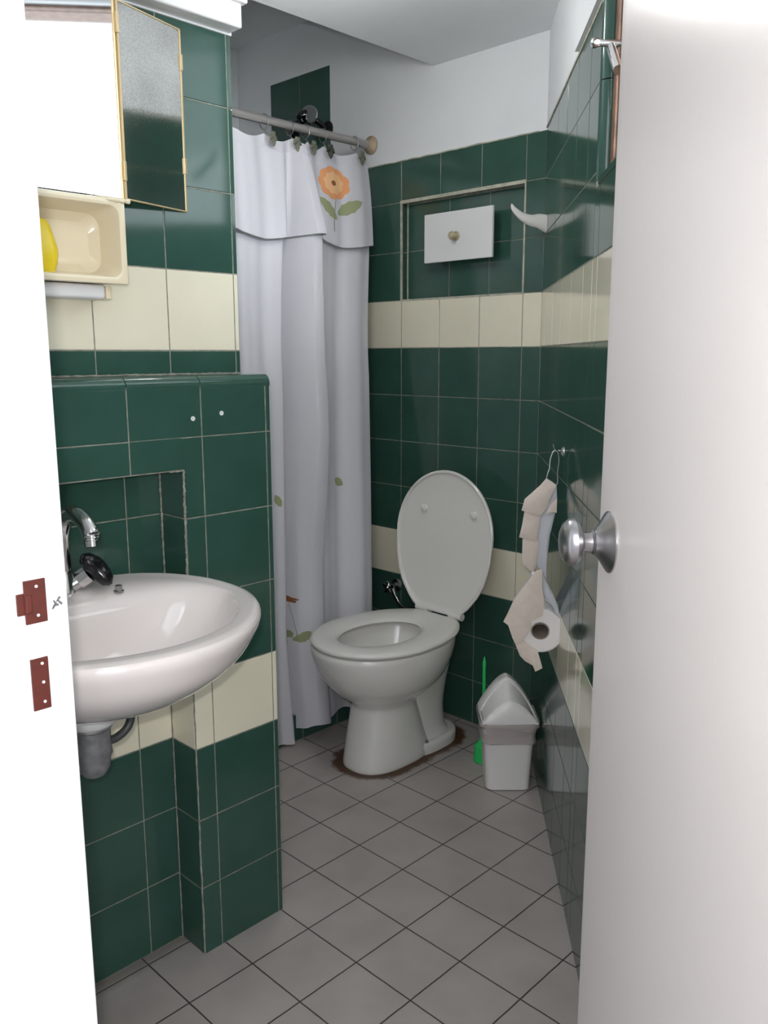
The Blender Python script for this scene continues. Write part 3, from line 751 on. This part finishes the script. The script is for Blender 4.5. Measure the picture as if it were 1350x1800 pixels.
iK = smooth_rings([(.8135, .215, .216, .245, -.10), (.8125, .192, .200, .226, -.10), (.810, .184, .150, .218, -.095), (.799, .178, .122, .210, -.090), (.775, .160, .105, .196, -.085), (.735, .130, .092, .160, -.08), (.703, .085, .07, .105, -.075), (.694, .03, .03, .03, -.07)], 3)
loft(bm, [bring(*r) for r in oK]+[bring(*r) for r in iK])
# raised back rim
bas = obj('bowl', bm, 'porc2', basin)
bm = bmesh.new(); lathe(bm, (-.075, -.735, .693), (0, 0, 1), [(0, .022), (.003, .022), (.004, .015), (.0015, .012), (.001, .001)], 20); obj('drain_ring', bm, 'chrome', basin)
bm = bmesh.new(); lathe(bm, (-.215, -.66, .816), (0, 0, 1), [(0, .009), (.003, .009), (.004, .006), (.012, .006), (.013, .004), (.0132, .001)], 16); obj('chain_stay', bm, 'satin', basin)

tap = thing('faucet', 'chrome swan-neck faucet with a black triangular handle on the wash basin', 'faucet', (-.262, -.735, .81))
bm = bmesh.new(); lathe(bm, (-.262, -.735, .807), (0, 0, 1), [(0, .026), (.006, .026), (.010, .020), (.045, .017), (.055, .013), (.060, .011)], 24)
tube(bm, [(-.262, -.735, .828), (-.252, -.708, .842)], [.015, .013], 16); tube(bm, [(-.254, -.712, .839), (-.246, -.698, .850)], .0165, 8); obj('tap_body', bm, 'chrome', tap)
bm = bmesh.new(); sp2 = spline([(-.262, -.735, .860), (-.262, -.735, .900), (-.256, -.735, .932), (-.235, -.735, .958), (-.203, -.735, .966), (-.172, -.735, .957), (-.156, -.735, .945), (-.152, -.735, .939)], 6)
tube(bm, sp2, [.0135]*(len(sp2)), 18); lathe(bm, (-.1535, -.735, .941), (.1, 0, -1), [(0, .0105), (.002, .0135), (.005, .0135), (.007, .0115), (.010, .0115), (.011, .0135), (.020, .0130), (.021, .010), (.0212, .001)], 20); obj('spout', bm, 'chrome', tap)
bm = bmesh.new()
hc = Vector((-.240, -.690, .858)); hd_ = Vector((.30, .72, .62)).normalized(); d2, u2, v2 = frame(hd_)
def tri(r, h, sh_=1.0): return [hc+d2*h+(u2*math.cos(a)+v2*math.sin(a))*r*(1-.25*math.cos(3*a)*sh_)*1.16 for a in [2*PI*k/36+.55 for k in range(36)]]
loft(bm, [tri(.010, -.012), tri(.022, -.008), tri(.027, .0), tri(.0275, .006), tri(.022, .015), tri(.012, .020), tri(.003, .0215)])
obj('handle', bm, 'blackp', tap)

trap = thing('bottle_trap', 'grey plastic bottle trap with a curved hose under the wash basin', 'drain trap', (-.12, -.755, .6))
bm = bmesh.new(); lathe(bm, (-.135, -.765, .655), (0, 0, -1), [(0, .050), (.004, .052), (.018, .045), (.026, .034), (.027, .030)], 28); obj('collar', bm, 'white_p', trap)
bm = bmesh.new(); lathe(bm, (-.135, -.765, .632), (0, 0, -1), [(0, .032), (.006, .034), (.010, .030), (.035, .029), (.055, .031), (.06, .028), (.078, .026), (.09, .018), (.093, .002)], 28)
tube(bm, spline([(-.135, -.765, .575), (-.16, -.80, .560), (-.22, -.86, .56), (-.32, -.88, .56)]), .020, 16); obj('trap_body', bm, 'grayp', trap)
bm = bmesh.new(); tube(bm, spline([(-.150, -.728, .672), (-.140, -.704, .660), (-.134, -.694, .635), (-.134, -.700, .606), (-.134, -.722, .592), (-.135, -.745, .592)]), .0072, 12); obj('overflow_hose', bm, 'hose', trap)

# white wall plugs left of the shower
for y, z, l in ((-.477, 1.107, 'small white screw plug in green tile, left one above the basin'), (-.413, 1.114, 'small white screw plug in green tile, right one nearer the curtain')):
    y = y; bm = bmesh.new(); lathe(bm, (XL-.0005, y, z), (1, 0, 0), [(0, .0045), (.0018, .0045), (.0022, .003), (.0008, .0022), (.0004, .0003)], 16)
    tag(obj('screw_plug', bm, 'white_p'), l, 'wall plug', 'screw plugs in the sink wall')

# ------------------------------------------------------------------ mirror cabinet, shelf and things on the sink wall
cab = thing('mirror_cabinet', 'mirror cabinet with gold edges on the green wall above the cream shelf', 'mirror cabinet', (-.285, -.70, 1.485))
H0, H1 = Vector((-.256, -.582, 0)), Vector((-.2975, -.434, 0)); CZ0, CZ1 = 1.485, 1.797
bm = bmesh.new(); box(bm, (XU+.0005, -.86, CZ0+.004), (-.2625, -.60, CZ1-.004), 0, .001); obj('cabinet_body', bm, 'white_p', cab)
bm = bmesh.new(); box(bm, (-.2620, -.870, CZ0), (-.2580, -.584, CZ1), 0, .0006); cm = obj('center_mirror', bm, 'mirror_clear', cab, smooth=False)
for y0, y1 in ((-.5885, -.5845), (-.874, -.870)):
    bm = bmesh.new(); box(bm, (-.2630, y0, CZ0-.001), (-.2568, y1, CZ1+.001), 0, .0006); obj('gold_edge', bm, 'gold', cm)
A = (H1-H0).normalized(); Nw = Vector((-A.y, A.x, 0)); Nw = Nw if Nw.x > 0 else -Nw; LW = (H1-H0).length
bm = bmesh.new(); obox(bm, H0, A, Z, Nw, .001, LW, CZ0, CZ1, -.004, 0, 0, .0005); wm = obj('wing_mirror', bm, 'mirror', cab, smooth=False)
bm = bmesh.new()
for a0, a1, b0, b1 in ((.0, .0035, CZ0, CZ1), (LW-.003, LW+.001, CZ0, CZ1), (0, LW, CZ0-.001, CZ0+.0015), (0, LW, CZ1-.0015, CZ1+.001)):
    obox(bm, H0, A, Z, Nw, a0, a1, b0, b1, -.005, .0012, 0, .0004)
obj('gold_edge', bm, 'gold', wm)
for z in (CZ1-.035, CZ0+.045):
    bm = bmesh.new(); obox(bm, H0, A, Z, Nw, -.003, .004, z-.016, z+.016, -.003, .003, 0, .0012); obj('hinge', bm, 'gold', cab)
for z in (CZ1-.055, CZ0+.08): 
    bm = bmesh.new(); obox(bm, H0, A, Z, Nw, LW-.004, LW+.0025, z-.014, z+.014, -.006, .003, 0, .001); obj('edge_clip', bm, 'gold', cab)

shelf = thing('wall_shelf', 'glossy cream open box shelf under the mirror cabinet', 'shelf', (-.27, -.70, 1.34))
SX, SY1, SY0, SZ0, SZ1 = -.222, -.604, -.90, 1.340, 1.477
bm = bmesh.new()
def sring(x, ins, r, zz=0): 
    cy, cz = (SY0+SY1)/2, (SZ0+SZ1)/2; hy, hz = (SY1-SY0)/2-ins, (SZ1-SZ0)/2-ins
    return [Vector((x, p.x, p.y)) for p in [Vector((q.x, q.y)) for q in rrect(cy, cz, 0, hy, hz, r)]]
loft(bm, [sring(XU+.001, .004, .004), sring(SX-.003, 0, .004), sring(SX, .001, .004), sring(SX+.001, .006, .010), sring(SX-.0005, .011, .016), sring(SX-.008, .013, .020), sring(XU+.025, .020, .024), sring(XU+.012, .034, .02)])
obj('box', bm, 'creamp', shelf)
bm = bmesh.new(); tube(bm, spline([(SX-.03, SY1-.055, 1.478), (SX-.004, SY1-.035, 1.4755), (SX+.002, SY1-.010, 1.4745), (SX+.003, SY1+.007, 1.4745)]), [.003, .004, .0042, .0045]*6+[.0045], 10); obj('corner_lip', bm, 'creamp', shelf)
bm = bmesh.new(); box(bm, (XU+.001, -.90, 1.316), (-.245, -.634, 1.340), 0, .006); obj('lower_rail', bm, 'white_p', shelf)
bm = bmesh.new(); box(bm, (XU+.0, -.634, 1.316), (-.2445, -.624, 1.338), 0, .002); obj('rail_cap', bm, 'creamp', shelf)
bm = bmesh.new()
loft(bm, [rrect(-.258, -.745, z-.004, hx, hy, min(hx, hy)*.85, 6) for z, hx, hy in ((1.3535, .012, .020), (1.356, .016, .026), (1.375, .019, .033), (1.392, .020, .035), (1.412, .018, .030), (1.432, .015, .024), (1.440, .011, .019), (1.4425, .004, .008))])
tag(obj('yellow_container', bm, 'yellow'), 'yellow plastic container standing in the cream wall shelf', 'container')

# ------------------------------------------------------------------ bin, brush
BR = math.radians(44)
bc = Vector((-.229, .523))
binn = thing('trash_bin', 'small white plastic bin with gabled swing lid in the corner', 'trash bin', (bc.x, bc.y, 0))
def br_(z, hx, hy, r, dx=0): return rrect(bc.x, bc.y, z, hx*1.02, hy, r, 6, BR)
bm = bmesh.new()
loft(bm, [br_(*k) for k in ((0, .056, .050, .018), (.004, .061, .055, .020), (.10, .066, .060, .022), (.185, .071, .065, .022), (.187, .076, .070, .024), (.212, .078, .072, .024), (.214, .076, .070, .022), (.21, .071, .066, .02), (.02, .056, .05, .016))])
obj('bin_body', bm, 'binp', binn)
# gabled hood: front low gable, back high gable
bm = bmesh.new()
ex = Vector((math.cos(BR), math.sin(BR), 0))*1.02; ey = Vector((-math.sin(BR), math.cos(BR), 0)); b3 = Vector((bc.x, bc.y, 0))
def gable(y, hx, h, z0, n=24, fl_=.0):
    out = []
    for k in range(n+1):
        t = -1+2*k/n; s = abs(t)
        zz = max(0, 1-s**1.55)**.92*h
        out.append(b3+ex*hx*t+ey*y+Z*(z0+max(0, zz)))
    return out
gs = [gable(-.073, .076, .004, .210), gable(-.072, .077, .022, .213), gable(-.064, .076, .052, .214), gable(-.058, .074, .060, .214), gable(-.056, .072, .056, .214)]
loft(bm, gs+[gable(.02, .070, .090, .214)], True, True)
loft(bm, [gable(.015, .076, .092, .212), gable(.022, .077, .100, .212), gable(.062, .077, .098, .212), gable(.071, .076, .088, .212), gable(.073, .075, .02, .212)], True, True)
obj('swing_lid', bm, 'binp', binn)
bm = bmesh.new(); rings = []
for z, e_ in ((.211, .0035), (.200, .0042), (.185, .006), (.165, .0048), (.148, .0065), (.146, .003), (.165, .002), (.19, .0012)):
    hx = .078 if z > .186 else .0685+.000*z; hy = hx-.006
    rr_ = br_(z, hx+e_, hy+e_, .024)
    rings.append([p+Vector((random.uniform(-1, 1), random.uniform(-1, 1), random.uniform(-1, 1)*1.6))*.0014 for p in rr_])
loft(bm, rings, False, False); obj('bin_liner', bm, 'bag', binn)

brush = thing('toilet_brush', 'green plastic toilet brush leaning behind the small white bin', 'toilet brush', (-.335, .60, 0))
bm = bmesh.new(); tube(bm, spline([(-.360, .590, .05), (-.366, .594, .17), (-.374, .602, .28), (-.377, .606, .322)], 5), [.0055]*12+[.006, .005, .0035, .002], 12); obj('handle', bm, 'greenp', brush)
bm = bmesh.new(); lathe(bm, (-.355, .585, .0), (0, 0, 1), [(0, .030), (.004, .033), (.05, .030), (.055, .022), (.075, .012), (.08, .006)], 20); obj('brush_cup', bm, 'greenp', brush)

# ------------------------------------------------------------------ hanging toilet roll holder
HB = RW(.560, 0, .048)
view = (HB-cxy).normalized(); side = Vector((view.y, -view.x, 0))
def onp(px, py, d=0):
    """point of the holder's own vertical plane that the old photo coordinates measured, d towards the room"""
    r = fw*1497.47+rt2*(px-675)-up2*(py-900)
    t_ = (HB-view*d-CAM).dot(view)/r.dot(view)
    return CAM+r*t_
q7 = lambda x, y: (800+x/3.271, 700+y/3.271)
hold = thing('roll_holder', 'beige pleated cloth roll holder hanging from a hook on the right wall', 'toilet roll holder', (HB.x, HB.y, 1.0))
def cloth(pts, name, m_, d0, bulge=.006, th=.0025, parent=hold, sub=3):
    P = [(onp(*q7(x, y), d0+d), d) for x, y, d in [(a[0], a[1], a[2] if len(a) > 2 else 0) for a in pts]]
    bm = bmesh.new()
    c = sum((p for p, _ in P), Vector())/len(P); dc = sum(d for _, d in P)/len(P)
    n = len(P); levels = [1, .75, .5, .25]
    V = [[bm.verts.new(c.lerp(p, f)-view*(bulge*(1-f*f))) for p, d in P] for f in levels]
    cv = bm.verts.new(c-view*bulge)
    for A_, B_ in zip(V, V[1:]):
        for i in range(n): bm.faces.new((A_[i], A_[(i+1) % n], B_[(i+1) % n], B_[i]))
    for i in range(n): bm.faces.new((V[-1][i], V[-1][(i+1) % n], cv))
    r = bmesh.ops.extrude_face_region(bm, geom=bm.faces[:]); bmesh.ops.translate(bm, verts=[v for v in r['geom'] if isinstance(v, bmesh.types.BMVert)], vec=view*th)
    return obj(name, bm, m_, parent)
# the band that runs down the back, then the three pleats, the knot, the pouch
cloth([(583, 500), (586, 580), (576, 660), (545, 790), (532, 900), (520, 1010), (524, 1060), (500, 1000), (470, 960), (470, 815), (488, 675), (540, 600)], 'side_band', 'cotton', .000, .004)
cloth([(388, 800), (385, 900), (388, 952), (425, 985), (446, 1010), (465, 968), (480, 880), (482, 812)], 'pleat', 'beige', .006)
cloth([(400, 640), (385, 730), (368, 800), (420, 812), (470, 818), (482, 740), (490, 672)], 'pleat', 'beige', .013)
cloth([(525, 460), (490, 500), (440, 545), (400, 580), (382, 645), (430, 662), (490, 676), (520, 640), (555, 560), (583, 500), (560, 482)], 'pleat', 'beige', .020)
cloth([(586, 575), (584, 660), (566, 655), (535, 665), (520, 672), (550, 610)], 'pleat', 'beige', .016, .002)
cloth([(447, 1012), (400, 1075), (350, 1140), (312, 1218), (277, 1285, -.004), (305, 1306), (330, 1380), (350, 1420), (385, 1395), (430, 1330), (440, 1280), (505, 1250), (512, 1160), (500, 1080), (500, 985), (470, 990)], 'pouch_front', 'beige', .052, .006)
cloth([(498, 985), (524, 1050), (560, 1120), (590, 1190), (600, 1240), (596, 1300), (585, 1240), (556, 1190), (520, 1160), (505, 1100)], 'pouch_side', 'cotton', .030, .004)
cloth([(345, 1412), (372, 1480), (402, 1512), (444, 1536), (450, 1520), (461, 1573), (502, 1552), (475, 1455), (430, 1425), (385, 1385)], 'pouch_tail', 'beige', .046, .004)
cloth([(470, 990), (500, 990), (530, 1060), (582, 1170), (602, 1250), (592, 1380), (562, 1432), (482, 1460), (410, 1440), (345, 1400), (310, 1310), (300, 1240), (350, 1130), (440, 1015)], 'pouch_back', 'cotton', -.050, -.004)
bm = bmesh.new(); kp = onp(*q7(450, 1008), .03); lathe(bm, kp-Z*.006, (0.1, 0.1, 1), [(0, .004), (.003, .008), (.007, .006), (.011, .003)], 12); obj('knot', bm, 'cotton', hold)
bm = bmesh.new()
a_, b_ = onp(*q7(565, 300), .0), onp(*q7(590, 300), .0)
tube(bm, spline([onp(*q7(525, 462), .012), onp(*q7(533, 430), .012), onp(*q7(543, 400), .01), onp(*q7(548, 350), .008), onp(*q7(566, 305), .006), onp(*q7(590, 310), .004), onp(*q7(597, 360), .0), onp(*q7(590, 420), -.002), onp(*q7(590, 480), -.002), onp(*q7(583, 498), 0)]), .0013, 8)
obj('wire_loop', bm, 'wire', hold)
hk = thing('wall_hook', 'small chrome wire hook on the right wall holding the roll holder', 'hook', tuple(RW(.556, 1.0)))
bm = bmesh.new(); wp = RW(.556, 1.000, 0); tip = onp(*q7(578, 297), .004)
lathe(bm, wp, NR, [(0, .012), (.002, .012), (.005, .006), (.006, .002)], 18); obj('back_plate', bm, 'chrome', hk)
bm = bmesh.new(); tube(bm, [wp+NR*.003, tip], .0022, 8); tube(bm, spline([tip, onp(*q7(571, 285), .004), onp(*q7(567, 262), .004)]), [.0022]*16+[.0016], 8); obj('prong', bm, 'chrome', hk)

roll = thing('toilet_roll', 'white toilet paper roll held in the beige hanging cloth pouch', 'toilet roll', tuple(onp(*q7(485, 1320))))
rc_ = onp(*q7(490, 1300)); ax = (view+Vector((0, 0, .06))).normalized()
bm = bmesh.new(); d_, u_, v_ = frame(ax); prof = [(.045, .021), (-.043, .021), (-.045, .0225), (-.045, .052), (-.042, .055), (.042, .055), (.045, .053)]
vr = loft(bm, [[rc_+d_*h+(u_*math.cos(2*PI*k/40)+v_*math.sin(2*PI*k/40))*r for k in range(40)] for h, r in prof], False, False)
for i in range(40): bm.faces.new((vr[-1][i], vr[-1][(i+1) % 40], vr[0][(i+1) % 40], vr[0][i]))
obj('paper', bm, 'paper', roll)
bm = bmesh.new(); vr = loft(bm, [[rc_+d_*h+(u_*math.cos(2*PI*k/30)+v_*math.sin(2*PI*k/30))*r for k in range(30)] for h, r in ((.046, .0205), (-.046, .0205), (-.046, .019), (.046, .019))], False, False)
for i in range(30): bm.faces.new((vr[-1][i], vr[-1][(i+1) % 30], vr[0][(i+1) % 30], vr[0][i]))
obj('cardboard_core', bm, 'card', roll)

# ------------------------------------------------------------------ added fill light, out of view above the frame
fill_light = thing('added_fill', 'added round fill light in a white holder on the ceiling, out of view', 'light bulb', (FILL.x, FILL.y, 2.10))
bm = bmesh.new(); lathe(bm, (FILL.x, FILL.y, 2.10), (0, 0, -1), [(0, .035), (.008, .034), (.012, .018), (.075, .018), (.095, .020), (.10, .012)], 20); obj('holder', bm, 'white_p', fill_light)
em = bpy.data.materials.new('fill_glow'); em.use_nodes = True; e_ = em.node_tree.nodes['Principled BSDF']
e_.inputs['Base Color'].default_value = (1, 1, 1, 1); e_.inputs['Emission Color'].default_value = (1, .98, .95, 1); e_.inputs['Emission Strength'].default_value = FILL_POWER
M['fill_bulb'] = em
bm = bmesh.new(); bmesh.ops.create_uvsphere(bm, u_segments=24, v_segments=16, radius=.042); bmesh.ops.translate(bm, verts=bm.verts, vec=FILL); obj('fill_bulb', bm, 'fill_bulb', fill_light)
